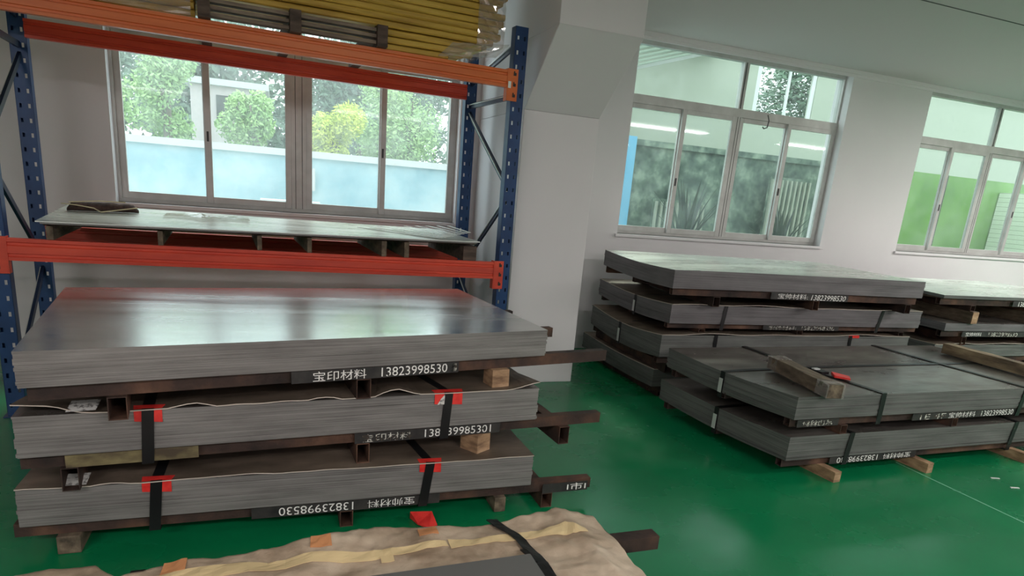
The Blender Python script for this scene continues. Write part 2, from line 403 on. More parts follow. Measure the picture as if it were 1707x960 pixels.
def crosses(q, ztop, h, parent, us, wd=.06, mtl='rust_tube', over=(0, 0), solid=False, name='cross_tube'):
    for u in us:
        a = q.at(u, over[0]); b = q.at(u, q.d+over[1])
        m = MB()
        if solid: m.bar((*a, ztop-h/2), (*b, ztop-h/2), wd, h, mtl)
        else: m.tube((*a, ztop-h/2), (*b, ztop-h/2), wd, h, mtl, t=.0035)
        m.build(name, parent)
def strap_loop(q, u, z0, z1, parent, w=.044, sag=None, slant=0, uback=None, front_v=-.006, name='strap', mtl='strap'):
    """flat band around the pack in the depth direction"""
    ub = u if uback is None else uback
    pts = []
    def P(uu, v, z): x, y = q.at(uu, v); return Vector((x, y, z))
    s = (lambda v: sag(u/q.w, v/q.d)) if sag else (lambda v: 0)
    pts = [(u+slant, front_v, z0-.004), (u, front_v, z1+.004+s(0))]
    for t in (.25, .5, .75, 1): pts.append((lerp(u, ub, t), q.d*t+(.006 if t == 1 else 0), z1+.006+s(q.d*t)))
    pts.append((ub, q.d+.006, z0-.004)); pts.append((u+slant, front_v, z0-.004))
    m = MB(); vs = []; th = .0025
    for (uu, v, z) in pts: vs += [P(uu-w/2, v, z), P(uu+w/2, v, z)]
    n = len(pts)
    m.add(vs, [(2*i, 2*i+1, 2*i+3, 2*i+2) for i in range(n-1)], mtl)
    o = m.build(name, parent)
    md = o.modifiers.new('solid', 'SOLIDIFY'); md.thickness = th; md.offset = 1
    return o
def strap_long(q, v, z0, z1, parent, w=.04, sag=None, clip=True):
    """band along the length, round the left and right faces"""
    def P(u, vv, z): x, y = q.at(u, vv); return Vector((x, y, z))
    s = (lambda u: sag(u/q.w, v/q.d)) if sag else (lambda u: 0)
    pts = [(-.006, z0-.004), (-.006, z1+.004+s(0))]+[(q.w*t+(.006 if t == 1 else 0), z1+.006+s(q.w*t)) for t in (.05, .1, .2, .3, .5, .7, 1)]
    pts += [(q.w+.006, z0-.004), (-.006, z0-.004)]
    vs = []
    for u, z in pts: vs += [P(u, v-w/2, z), P(u, v+w/2, z)]
    m = MB().add(vs, [(2*i, 2*i+1, 2*i+3, 2*i+2) for i in range(len(pts)-1)], 'strap')
    o = m.build('strap', parent); md = o.modifiers.new('solid', 'SOLIDIFY'); md.thickness = .0025; md.offset = 1
    if clip:
        vs = []
        dz = (z1-z0)
        for z in (z0+dz*.28+s(0), z1-dz*.22+s(0)): vs += [P(-.0125, v-w*.42, z), P(-.0125, v+w*.42, z)]
        c = MB().add(vs, [(0, 1, 3, 2)], 'clip').build('strap_seal', o); md = c.modifiers.new('solid', 'SOLIDIFY'); md.thickness = .002
        c['label'] = 'bright white metal seal on the strap'
    return o
def protector(q, u, z1, parent, w=.125, sag=None, dn=.05, bk=.04, paper=False):
    s = sag(u/q.w, 0) if sag else 0
    def P(uu, v, z): x, y = q.at(uu, v); return Vector((x, y, z+s))
    m = MB()
    u0, u1 = u-w/2, u+w/2
    vs = [P(u0, -.004, z1-dn*.85), P(u1, -.004, z1-dn), P(u0, -.004, z1+.003), P(u1, -.004, z1+.003), P(u0-.004, bk, z1+.004), P(u1+.01, bk*.9, z1+.004)]
    m.add(vs, [(0, 1, 3, 2), (2, 3, 5, 4)], 'red_plastic')
    if paper:
        m.add([P(u0+.014, -.0065, z1-dn*.9), P(u-.022, -.0065, z1-dn*.9), P(u-.02, -.0065, z1-.004), P(u0+.03, -.0065, z1-dn*.45)], [(0, 1, 2, 3)], 'paper_tag')
    o = m.build('edge_protector', parent); md = o.modifiers.new('solid', 'SOLIDIFY'); md.thickness = .0022; md.offset = 1
    o['label'] = 'bright red plastic edge protector'
    return o
def cover(q, z, parent, seed, mtl='cover_sheet', amp=.018, hang=.012, u0=.0, u1=1., mate='cover_edge', sag=None, vmax=1., flat=()):
    nu, nv = 60, 10; P = []
    for i in range(nu+1):
        row = []; a = lerp(u0, u1, i/nu)
        wv = max(0, noise.noise((a*5+seed*7.3, seed, 0))+.1)*amp*1.6 + (noise.noise((a*17+seed, 3, 0))+.4)*amp*.14
        for fu in flat: wv *= min(1, max(0, (abs(a*q.w-fu)-.07)/.12))
        for j in range(nv+1):
            b = vmax*j/nv
            zz = z + .0045 + (sag(a, b) if sag else 0) + wv*max(0, 1-b*5) + .0008
            ed = hang*(1+.8*noise.noise((a*9+seed, 5, 1))) if j == 0 else 0
            x, y = q.at(a*q.w, b*q.d-ed); row.append((x, y, zz))
        P.append(row)
    return MB().grid(P, mtl, thick=.0042, side=mate).build('cover_sheet', parent)
def lettering(q, text, u, z, width, height, parent, mtl='white_paint', flip=False, v=0., part='painted_lettering', shear=0):
    """white letters lying on the front face of a rail: u,z = left bottom"""
    cu = bpy.data.curves.new('t', 'FONT'); cu.body = text; cu.size = 1; cu.resolution_u = 3; cu.shear = shear
    to = bpy.data.objects.new('t', cu); COL.objects.link(to); bpy.context.view_layer.update()
    me = bpy.data.meshes.new_from_object(to.evaluated_get(bpy.context.evaluated_depsgraph_get()))
    COL.objects.unlink(to)
    xs = [v_.co.x for v_ in me.vertices]; ys = [v_.co.y for v_ in me.vertices]
    x0, x1, y0, y1 = min(xs), max(xs), min(ys), max(ys)
    base = parent.matrix_world.translation
    for v_ in me.vertices:
        a = (v_.co.x-x0)/(x1-x0); b = (v_.co.y-y0)/(y1-y0)
        if flip: a, b = 1-a, 1-b
        px, py = q.at(u+a*width, v-.0022)
        v_.co = Vector((px, py, z+b*height))-base
    me.materials.clear(); me.materials.append(MATS[mtl])
    o = bpy.data.objects.new(part, me); COL.objects.link(o); o.parent = parent
    o['label'] = 'stencilled white lettering'
    return o
def patch(q, u0, u1, z0, z1, parent, mtl='black_paint', v=0., name='paint_patch'):
    a = q.at(u0, v-.0012); b = q.at(u1, v-.0012)
    m = MB().add([(*a, z0), (*b, z0), (*b, z1), (*a, z1)], [(0, 1, 2, 3)], mtl)
    o = m.build(name, parent)
    md = o.modifiers.new('solid', 'SOLIDIFY'); md.thickness = .0008
    return o

TXT1 = '\u5b9d\u5370\u6750\u6599'; TXT2 = '\u5b9d\u5e05\u6750\u6599'; NUM = '13823998530'

# ---- left stack -----------------------------------------------------------
QL1 = Quad((-.868, 2.599), (1.299, 2.976), BL=(-1.041, 3.914), BR=(1.149, 4.214))
QL2 = Quad((-.942, 2.739), (1.252, 2.904), depth=1.30)
QL3 = Quad((-.985, 2.800), (1.215, 2.803), depth=1.30)
# tier 3 (bottom)
def left_bundle(q, z0, z1, railh, tubeh, name_label, seed, rail_ext, tubes, coveramp, flat=()):
    b = empty('sheet_bundle', (*q.at(q.w/2, q.d/2), z0-railh-tubeh), name_label, 'steel sheets', 'strapped bundles of steel sheets in the left stack')
    sheet_pack(q, z0, z1, None, b, sidem='plate_side', top='plate_top_dull', seed=seed)
    rails = rails_part(q, z0, railh, b, rail_ext)
    crosses(q, z0-railh, tubeh, b, tubes)
    cover(q, z1, b, seed, amp=coveramp, flat=flat)
    return b, rails
b3, r3 = left_bundle(QL3, .137, .299, .056, .081, 'lowest strapped bundle of grey sheets in the left stack, standing on the green floor', 3,
                     [(-.03, .36), (0, .02), (0, .02)], (1.275, 2.30), .03, flat=(.19, 1.33, 1.9, .495, 1.665))
for fu in (.16, 2.04):
    a = QL3.at(fu, -.004); b = QL3.at(fu, 1.25); MB().bar((*a, .0405), (*b, .0405), .085 if fu < 1 else .06, .080, 'old_timber').build('wood_bearer', b3, bevel=.004)
strap_loop(QL3, .495, .081, .299, b3, slant=-.018); protector(QL3, .495, .300, b3, w=.11)
strap_loop(QL3, 1.665, .081, .299, b3, slant=-.03, uback=1.45); protector(QL3, 1.665, .300, b3, w=.105)
q = QL3
patch(q, .86, 1.72, .083, .135, r3[0]); patch(q, 2.27, 2.53, .083, .135, r3[0])
lettering(q, NUM, .975, .088, .33, .040, r3[0], flip=True)
lettering(q, TXT2, 1.37, .088, .225, .040, r3[0], flip=True)
lettering(q, 'I\u5e02I', 2.41, .089, .11, .040, r3[0])
tagp = MB(); a = q.at(.16, -.012); b_ = q.at(.245, -.012); a2 = q.at(.17, .05); b2 = q.at(.25, .05)
tagp.add([(*a, .311), (*b_, .312), (*b2, .335), (*a2, .335)], [(0, 1, 2, 3)], 'paper_tag').build('paper_tag', b3)
# tier 2
b2_, r2 = left_bundle(QL2, .459, .629, .056, .098, 'middle bundle of the left stack, strapped over red protectors, with a worn yellow rail patch', 5,
                      [(.0, .41), (0, .10), (0, .05)], (.16, 1.31, 2.38), .05, flat=(.33, 1.28, 1.95, .445, 1.715))
strap_loop(QL2, .445, .403, .629, b2_, slant=-.012); protector(QL2, .445, .630, b2_, w=.10, dn=.055)
strap_loop(QL2, 1.715, .403, .629, b2_, slant=-.015, uback=1.45); protector(QL2, 1.715, .630, b2_, w=.14, dn=.06, paper=True)
q = QL2
patch(q, 1.27, 2.0, .405, .457, r2[0]); patch(q, .15, .62, .405, .457, r2[0], 'yellow_green_paint')
lettering(q, TXT1, 1.305, .409, .235, .040, r2[0], mtl='worn_white_paint'); lettering(q, NUM+'1', 1.605, .411, .345, .040, r2[0])
a = q.at(.17, -.016); b_ = q.at(.27, -.016); a2 = q.at(.18, .06); b2 = q.at(.28, .06)
MB().add([(*a, .642), (*b_, .645), (*b2, .664), (*a2, .662)], [(0, 1, 2, 3)], 'paper_tag').build('paper_tag', b2_)
# tier 1: loose sheets on a pallet
p1 = empty('steel_pallet', (*QL1.at(1.1, .6), .629), 'rusty square tube pallet with white stencilled lettering under the topmost sheets of the left stack', 'pallet')
r1 = rails_part(QL1, .783, .058, p1, [(.02, .42), (0, .40), (0, .38)])
crosses(QL1, .725, .092, p1, (.295, 1.245), wd=.065)
sp = sheet_pack(QL1, .783, .919, None, None, seed=11)
sp.name = 'sheet_pile'; tag(sp, 'neat topmost pile of shiny grey steel sheets on the left stack, reflecting the window', 'steel sheets')
q = QL1
patch(q, .93, 1.71, .727, .781, r1[0])
lettering(q, TXT1, 1.02, .730, .235, .045, r1[0]); lettering(q, NUM, 1.325, .732, .325, .043, r1[0])
patch(q, 1.672, 1.70, .732, .772, r1[0], 'worn_white_paint')

def block(name, q, u, v, z0, z1, wu, dv, label, m='wood_block', rot=0, group=None, cat='wood block'):
    c = Vector((*q.at(u, v), (z0+z1)/2)); ang = math.atan2((q.FR-q.FL).y, (q.FR-q.FL).x)+rot
    d = Vector((math.cos(ang), math.sin(ang), 0)); n = Vector((-d.y, d.x, 0)); h = (z1-z0)/2
    P = []
    for sz in (-1, 1):
        for su, sv in ((-1, -1), (1, -1), (1, 1), (-1, 1)):
            j = Vector((random.uniform(-.003, .003), random.uniform(-.003, .003), 0))
            P.append(c+d*su*wu/2+n*sv*dv/2+Vector((0, 0, sz*h))+j)
    o = MB().hexa(P, m).build(name, loc=(c.x, c.y, z0), bevel=.003)
    return tag(o, label, cat, group)
block('wood_block', QL1, 1.945, .045, .633, .725, .095, .10, 'pale wood block wedged under the right end of the top pallet of the left stack')
block('wood_block', QL2, 1.89, .05, .304, .403, .10, .12, 'rounded wood block wedged between the two lower bundles of the left stack', rot=.5)
# packing pieces on the green floor
rp = MB(); c0 = Vector((.70, 2.70, 0))
pts = [(.595, 2.815), (.70, 2.80), (.71, 2.72), (.665, 2.70), (.62, 2.745)]
rp.add([(x, y, .004) for x, y in pts]+[(x, y, .010+.03*(y > 2.79)) for x, y in pts], [(4, 3, 2, 1, 0), (5, 6, 7, 8, 9)]+[(i, (i+1) % 5, 5+(i+1) % 5, 5+i) for i in range(5)], 'red_plastic')
tag(rp.build('edge_protector', loc=(.65, 2.75, .004)), 'loose red plastic edge protector lying on the green floor before the left stack', 'edge protector')

# ---- right back stack (A) -------------------------------------------------
def sagf(amp, sharp=3.5, front=0):
    return lambda u, v: -amp*math.sin(math.pi*min(max(v, 0), 1))*math.exp(-u*sharp) - front*math.exp(-u*5)*(1-v)
QA1 = Quad((2.966, 4.384), (5.49, 4.20), depth=1.40)
QA2 = Quad((3.03, 4.45), (5.72, 4.34), depth=1.40)
QA3 = Quad((2.93, 4.38), (5.63, 4.34), depth=1.30)
QA4 = Quad((2.965, 4.48), (5.66, 4.46), depth=1.38)
def right_bundle(q, z0, z1, rh, th, label, seed, tubes, group, sag=None, ext=((0, 0),)*3, sidem='plate_side_dark', top='plate_top_dull', cov=True, solid=False, amp=.015, over=(0, 0)):
    b = empty('sheet_bundle', (*q.at(q.w/2, q.d/2), z0-rh-th), label, 'steel sheets', group)
    sheet_pack(q, z0, z1, sag, b, sidem=sidem, top=top, seed=seed)
    rl = rails_part(q, z0-.001, rh, b, ext)
    crosses(q, z0-rh-.001, th, b, tubes, solid=solid, mtl='wood_block' if solid else 'rust_tube', over=over, name='wood_bearer' if solid else 'cross_tube')
    if cov: cover(q, z1, b, seed, amp=amp, sag=sag, hang=.008)
    return b, rl
GA = 'strapped bundles in the back right stack'
sA = sagf(.035)
a4, ra4 = right_bundle(QA4, .09, .24, .045, .045, 'lowest bundle of grey steel sheets in the back right stack, on the green floor', 21, (.1, 1.3, 2.5), GA, sagf(.02))
a3, ra3 = right_bundle(QA3, .375, .56, .055, .078, 'third bundle from the top of the back right stack, red tag on its front edge', 22, (.1, 1.3, 2.5), GA, sagf(.045))
a2, ra2 = right_bundle(QA2, .645, .80, .042, .040, 'second bundle from the top of the back right stack, crossed by two black straps', 23, (.32, 1.33, 2.5), GA, sagf(.03), sidem='plate_side_violet')
strap_loop(QA2, .52, .60, .80, a2, w=.035, slant=-.02); strap_loop(QA2, 2.22, .60, .80, a2, w=.035, slant=-.04)
strap_long(QA2, .62, .60, .80, a2, sag=sagf(.03))
strap_loop(QA3, 1.98, .32, .56, a3, w=.035); protector(QA3, 2.02, .565, a3, w=.12, dn=.02, bk=.09)
strap_loop(QA3, .52, .32, .56, a3, w=.035)
strap_long(QA3, .70, .32, .56, a3, sag=sagf(.045))
p5 = empty('steel_pallet', (*QA1.at(1.2, .6), .80), 'rusty square tube pallet with white lettering under the top sheets of the back right stack', 'pallet')
ra1 = rails_part(QA1, .95, .062, p5, [(.02, -.03), (0, 0), (0, 0)])
crosses(QA1, .888, .082, p5, (.42, 1.40, 2.4))
sp = sheet_pack(QA1, .952, 1.10, sagf(.02, front=.008), None, sidem='plate_side_violet', top='shelf_sheet', seed=24)
sp.name = 'sheet_pile'; tag(sp, 'topmost pile of grey sheets on the back right stack, shiny top below the middle window', 'steel sheets')
patch(QA1, .93, 1.72, .890, .948, ra1[0]); lettering(QA1, TXT2+':', 1.0, .896, .30, .046, ra1[0]); lettering(QA1, NUM, 1.335, .894, .36, .046, ra1[0], shear=.2)
patch(QA2, .93, 1.75, .604, .643, ra2[0]); lettering(QA2, TXT2+':', .99, .606, .29, .034, ra2[0], mtl='worn_white_paint'); lettering(QA2, NUM, 1.34, .606, .36, .034, ra2[0], mtl='worn_white_paint')

# ---- right front stack (B) ------------------------------------------------
GB = 'strapped bundles in the front right stack'
QB1 = Quad((2.94, 2.871), (5.70, 2.876), BL=(2.80, 4.06), BR=(5.62, 4.10))
QB2 = Quad((2.942, 2.873), (5.68, 2.880), BL=(2.80, 4.10), BR=(5.60, 4.12))
sB = sagf(.022, 4)
c2, rb2 = right_bundle(QB2, .12, .277, .050, .0695, 'lower strapped bundle of the front right stack, on pale timber bearers above the floor', 31, (.32, 1.13, 2.12), GB, sB, solid=True, over=(-.11, .02), cov=False)
c1, rb1 = right_bundle(QB1, .39, .537, .052, .060, 'upper strapped bundle of the front right stack, its dull top carrying two loose timbers', 32, (.42, 1.42, 2.4), GB, sB, cov=False)
for qq, zz0, zz1, bb, u1, u2 in ((QB1, .338, .537, c1, .69, 2.06), (QB2, .07, .277, c2, .50, 2.07)):
    strap_loop(qq, u1, zz0, zz1, bb, w=.04, slant=-.02 if bb is c2 else 0, sag=sB); strap_loop(qq, u2, zz0, zz1, bb, w=.04, slant=-.03, sag=sB)
    strap_long(qq, .62, zz0, zz1, bb, sag=sB)
patch(QB1, .03, .36, .340, .387, rb1[0]); lettering(QB1, TXT1, .07, .343, .24, .038, rb1[0], mtl='worn_white_paint', flip=True)
patch(QB1, 1.0, 2.03, .340, .387, rb1[0]); lettering(QB1, '1E 4F', 1.07, .343, .24, .038, rb1[0], mtl='worn_white_paint')
lettering(QB1, TXT2, 1.34, .343, .26, .040, rb1[0]); lettering(QB1, NUM, 1.66, .343, .33, .040, rb1[0])
patch(QB2, .36, 1.12, .072, .118, rb2[0]); lettering(QB2, NUM, .42, .075, .35, .038, rb2[0], flip=True); lettering(QB2, TXT2, .82, .075, .25, .038, rb2[0], flip=True)

def timber(name, a, b, wd, h, mtl, label, extra=None, cat='timber'):
    a = Vector(a); b = Vector(b); r = empty(name, ((a+b)/2).to_tuple()[:2]+(a.z,), label, cat) if extra else None
    n = 8; d = (b-a).normalized(); s_ = Vector((d.y, -d.x, 0)).normalized(); m = MB(); vs = []
    for i in range(n+1):
        p = a.lerp(b, i/n); jit = lambda: random.uniform(-.0025, .0025)
        for su, sz in ((-1, 0), (1, 0), (1, 1), (-1, 1)): vs.append(p+s_*(su*wd/2+jit())+Vector((0, 0, sz*h+(jit() if sz else 0))))
    fs = [(i*4+k, i*4+(k+1) % 4, i*4+4+(k+1) % 4, i*4+4+k) for i in range(n) for k in range(4)]+[(3, 2, 1, 0), (n*4, n*4+1, n*4+2, n*4+3)]
    m.add(vs, fs, mtl)
    if extra:
        m.build('beam', r, bevel=.004); extra(r, a, b, s_, wd, h); return r
    return tag(m.build(name, loc=((a.x+b.x)/2, (a.y+b.y)/2, a.z), bevel=.004), label, cat)
def film_ends(r, a, b, s_, wd, h):
    for e, o_ in ((a, b), (b, a)):
        d = (o_-e).normalized(); m = MB(); rows = []
        for i in range(5):
            p = e-d*.008+d*(.03*i); ro = []
            for su, sz in ((-1, .0), (1, .0), (1, 1), (-1, 1), (-1, .0)):
                j = random.uniform(.001, .006)
                ro.append(tuple(p+s_*su*(wd/2+j)+Vector((0, 0, sz*(h+j)))))
            rows.append(ro)
        m.grid(rows, 'film').build('plastic_film', r)
timber('short_timber', (3.13, 2.79, .549), (3.255, 3.45, .549), .105, .085, 'old_timber', 'short weathered timber with film wrapped ends lying on the front right stack', film_ends)
timber('long_timber', (5.355, 2.4, .549), (5.40, 3.80, .549), .10, .085, 'timber_top', 'long weathered timber lying across the right end of the front right stack')
# buckle and red tag by the short timber
bk = empty('strap_end', (3.56, 3.27, .545), 'dark strap end with a metal buckle and red plastic tag beside the short timber', 'strap')
MB().path([(3.34, 3.62, .552), (3.40, 3.52, .558), (3.47, 3.42, .556), (3.52, 3.36, .56)], .009, 'strap').build('band', bk)
MB().box(3.505, 3.57, 3.27, 3.36, .547, .565, 'strap').box(3.50, 3.55, 3.33, 3.36, .565, .572, 'clip').build('buckle', bk)
MB().hexa([(3.55, 3.20, .547), (3.62, 3.13, .547), (3.67, 3.19, .547), (3.60, 3.28, .547), (3.55, 3.20, .562), (3.62, 3.13, .558), (3.67, 3.19, .558), (3.60, 3.28, .566)], 'red_plastic').build('plastic_tag', bk)['label'] = 'small red plastic tag'

# ---- far right stack (C) --------------------------------------------------
GC = 'bundles in the far right stack'
QC1 = Quad((5.93, 4.32), (8.4, 4.26), depth=1.35); QC2 = Quad((6.05, 4.32), (8.6, 4.28), depth=1.38)
QC3 = Quad((6.0, 4.34), (8.6, 4.32), depth=1.35); QC4 = Quad((6.0, 4.34), (8.6, 4.34), depth=1.35)
right_bundle(QC4, .10, .24, .05, .05, 'lowest bundle of the far right stack, on the green floor', 41, (.3, 1.3, 2.3), GC, cov=False)
right_bundle(QC3, .36, .48, .055, .065, 'third bundle from the top of the far right stack, with a wavy pale cover sheet', 42, (.3, 1.3, 2.3), GC, amp=.03)
k2, rk2 = right_bundle(QC2, .625, .70, .06, .082, 'second bundle from the top of the far right stack, below the pale ended timber', 43, (.3, 1.3, 2.3), GC, sidem='plate_side_violet', cov=False)
patch(QC2, .25, 1.2, .568, .62, rk2[0]); lettering(QC2, TXT2, .30, .572, .22, .04, rk2[0]); lettering(QC2, NUM, .62, .572, .42, .04, rk2[0], mtl='worn_white_paint')
p6 = empty('steel_pallet', (*QC1.at(1.2, .6), .78), 'rusty tube pallet under the thin pale sheets of the far right stack', 'pallet')
rc1 = rails_part(QC1, .94, .062, p6, [(.0, 0)]*3); crosses(QC1, .878, .055, p6, (.42, 1.3, 2.2))
patch(QC1, .95, 1.5, .88, .936, rc1[0]); lettering(QC1, NUM, 1.03, .884, .38, .046, rc1[0])
sp = sheet_pack(QC1, .942, .972, sagf(-.012), None, sidem='plate_side_dark', top='shelf_sheet', seed=44, layers=3)
sp.name = 'sheet_pile'; tag(sp, 'thin topmost pile of pale sheets on the far right stack, below the right window', 'steel sheets')
for u, lab in ((.42, 'timber bearer with pale cut end between the upper tiers of the far right stack'), (1.3, 'second timber bearer between the upper tiers of the far right stack, at the picture edge'), (2.2, None)):
    if lab:
        a = QC2.at(u-.1, -.03); b = QC2.at(u-.1, 1.36)
        r = empty('timber_bearer', (a[0], (a[1]+b[1])/2, .70), lab, 'timber')
        MB().bar((*a, .7625), (*b, .7625), .085, .119, 'old_timber').build('beam', r, bevel=.003)
        a2 = QC2.at(u-.1, -.034); MB().box(a2[0]-.04, a2[0]+.04, a2[1]-.003, a2[1]+.002, .706, .818, 'wood_block').build('cut_end', r)['label'] = 'pale freshly cut end grain'

# ------------------------------------------------------------------ pallet rack
RO = Vector((-1.4757, 4.5256, 0)); RT = .0713; RD = .995; RW = 3.115
def L(x, y, z):
    c, s = math.cos(RT), math.sin(RT); return Vector((RO.x+x*c-y*s, RO.y+x*s+y*c, z))
rack = empty('pallet_rack', tuple(L(RW/2, RD/2, 0)), 'blue and orange steel pallet rack standing in front of the left window', 'rack')
def lbox(m, x0, x1, y0, y1, z0, z1, mt, dz=0):   # dz: extra height at the x1 end
    P = [(x0, y0, z0), (x1, y0, z0+dz), (x1, y1, z0+dz), (x0, y1, z0), (x0, y0, z1), (x1, y0, z1+dz), (x1, y1, z1+dz), (x0, y1, z1)]
    return m.hexa([L(*p) for p in P], mt)
PWD = .098; PD = .075; TOP = 2.715; T_ = .003
def post(x0, yface, out=1):
    """upright channel: perforated face at yface, open at the back"""
    m = MB(); xs = [0, .017, .031, .067, .081, PWD]; zs = [0]; z = .06
    holes = set(); k = 0
    while z < TOP-.04:
        zs += [z, z+.028]; z += .095
    zs.append(TOP)
    for i in range(len(xs)-1):
        for j in range(len(zs)-1):
            if i in (1, 3) and j % 2 == 1: continue
            lbox(m, x0+xs[i], x0+xs[i+1], yface, yface+T_*out, zs[j], zs[j+1], 'blue_steel')
    for xa in (x0, x0+PWD-T_):
        lbox(m, xa, xa+T_, min(yface, yface+PD*out), max(yface, yface+PD*out), 0, TOP, 'blue_steel')
    lbox(m, x0, x0+.02, yface+(PD-T_)*out, yface+PD*out, 0, TOP, 'blue_steel')
    lbox(m, x0+PWD-.02, x0+PWD, yface+(PD-T_)*out, yface+PD*out, 0, TOP, 'blue_steel')
    p = m.build('post', rack)
    f = MB(); lbox(f, x0-.02, x0+PWD+.02, yface-.02, yface+PD+.02, 0, .006, 'blue_steel'); f.build('foot_plate', p)
XP = [-PWD, 3.092]
for x0 in XP:
    post(x0, 0.); post(x0, RD)
def beam(y, zb0, zt0, zb1, zt1, mtl, mtc, front=True):
    """stepped box beam with grooves; z values at the left and right ends"""
    prof = [(0, 0), (0, .16), (.008, .19), (.008, .30), (0, .33), (0, .66), (.008, .70), (.008, .80), (0, .84), (0, 1), (.045, 1), (.045, 0)]
    m = MB(); n = len(prof); vs = []
    for x, zb, zt in ((.0, zb0, zt0), (RW-.03, zb1, zt1)):
        for yy, t in prof: vs.append(L(x, y+yy, zb+(zt-zb)*t))
    m.add(vs, [(i, (i+1) % n, n+(i+1) % n, n+i) for i in range(n)]+[tuple(range(n-1, -1, -1)), tuple(range(n, 2*n))], mtl)
    b = m.build('beam', rack)
    if y < .5:
        for x0, zc in ((-.078, (zt0+.01)), (3.052, zt1+.01)):
            c = MB(); lbox(c, x0, x0+.078, -.016, -.009, zc-.215, zc, mtc)
            e = x0+.078 if x0 < 0 else x0
            lbox(c, e-.004, e+.004, -.016, .04, zc-.215, zc, mtc)
            for k in range(3):
                xx = x0+.052 if x0 > 0 else x0+.03
                for dx, dz, s1, s2 in ((0, 0, .010, .010), (-.005, .014, .004, .006)):
                    lbox(c, xx+dx-s1, xx+dx+s1, -.020, -.0155, zc-.035-k*.072+dz-s2, zc-.035-k*.072+dz+s2, 'bolt')
            c.build('end_connector', b)
    return b
beam(-.012, 2.304, 2.418, 2.304, 2.420, 'orange_steel', 'orange_steel')
beam(RD-.05, 2.304, 2.418, 2.304, 2.420, 'red_steel', 'red_steel')
beam(-.012, .965, 1.094, .922, 1.050, 'red_steel', 'red_steel')
beam(RD-.05, .965, 1.085, .935, 1.055, 'red_steel', 'red_steel')
def brace(x, ya, za, yb, zb):
    m = MB(); a = L(x, ya, za); b = L(x, yb, zb)
    m.bar(a, b, .018, .040, 'brace_steel')
    m.bar(a+Vector((-.012, 0, .010)), b+Vector((-.012, 0, .010)), .010, .006, 'clip')
    m.build('brace', rack)
for x in (XP[0]+PWD/2, XP[1]+PWD/2):
    ya, yb = PD*.6, RD+.01
    for (y1, z1, y2, z2) in ((ya, 2.26, yb, 2.26), (yb, 2.20, ya, 1.60), (ya, 1.53, yb, .86), (yb, .78, ya, .18), (ya, .12, yb, .12), (ya, 2.62, yb, 2.44)):
        brace(x, y1, z1, y2, z2)
# white sticker on the upper right connector and price tag
MB().hexa([L(3.056, -.018, 2.30), L(3.078, -.018, 2.30), L(3.078, -.0165, 2.30), L(3.056, -.0165, 2.30), L(3.056, -.018, 2.345), L(3.078, -.018, 2.345), L(3.078, -.0165, 2.345), L(3.056, -.0165, 2.345)], 'strip_white').build('sticker', rack)

# ---- lower shelf: timber bearers, thin sheets, odds and ends
wp = empty('wooden_pallet', tuple(L(1.5, .45, 1.09)), 'dark wooden pallet of narrow upright bearers on the lower red rack beams', 'pallet')
def zbase(x): return lerp(1.094, 1.050, x/RW)+.001
for x, wd in ((.215, .035), (.79, .028), (1.37, .028), (1.688, .028), (2.20, .035), (2.365, .035)):
    m = MB(); lbox(m, x-wd/2, x+wd/2, .0, .93, zbase(x), 1.172, 'old_timber'); m.build('bearer', wp)
m = MB(); lbox(m, 2.80, 2.905, .0, .93, zbase(2.85), 1.160, 'dark_wood'); m.build('bearer', wp)
for y in (.03, .45, .85):
    m = MB(); lbox(m, .18, 2.90, y, y+.06, 1.172, 1.184, 'dark_wood'); m.build('deck_board', wp)
P = []
def shelf_z(x, y): return 1.203+.045*max(0, (y/.95))*(1-x/3.2)
for k, (dx, mt) in enumerate(((0, 'shelf_sheet'),)):
    P = [[L(.16+2.75*i/24, -.05+1.0*j/8, shelf_z(.16+2.75*i/24, 1.0*j/8)) for j in range(9)] for i in range(25)]
    m = MB().grid(P, 'shelf_sheet', thick=.006, side='strip_white')
    o = m.build('metal_sheet', loc=tuple(L(1.5, .45, 1.19))); tag(o, 'large thin pale sheet lying on the dark wooden pallet on the lower rack shelf', 'sheet')
m = MB(); P = [[L(.18+2.71*i/10, -.04+.97*j/4, shelf_z(.18+2.7*i/10, 1.0*j/4)-.0075) for j in range(5)] for i in range(11)]
tag(m.grid(P, 'plate_side', thick=.009).build('metal_sheet', loc=tuple(L(1.5, .45, 1.18))), 'second thin dark sheet lying directly under the pale one on the lower rack shelf', 'sheet')
# strips fanned at the right end
for k in range(9):
    x0 = 2.10+.105*k; ang = math.radians(104-3.2*k); ln = .80-.02*k
    c = Vector((2.62+.028*k, -.02+.004*k)); d = Vector((math.cos(math.radians(128-5.2*k)), math.sin(math.radians(128-5.2*k)))); n = Vector((-d.y, d.x))*.013
    m = MB(); z = shelf_z(2.3, .5)+.004+.006*k
    pts = [c-n, c+n, c+n+d*ln, c-n+d*ln]
    m.hexa([L(p.x, p.y, z) for p in pts]+[L(p.x, p.y, z+.0025) for p in pts], 'strip_white')
    pos = ['leftmost', 'second from the left', 'third from the left', 'fourth from the left', 'middle', 'fourth from the right', 'third from the right', 'second from the right', 'rightmost'][k]
    pos = 'topmost, rightmost' if k == 8 else pos
    o = m.build('metal_strip', loc=tuple(L(c.x, c.y, z))); tag(o, 'thin pale strip fanned on the rack shelf, %s of the nine' % ('middle one' if pos == 'middle' else pos), 'strip', 'thin strips fanned at the right end of the lower shelf')
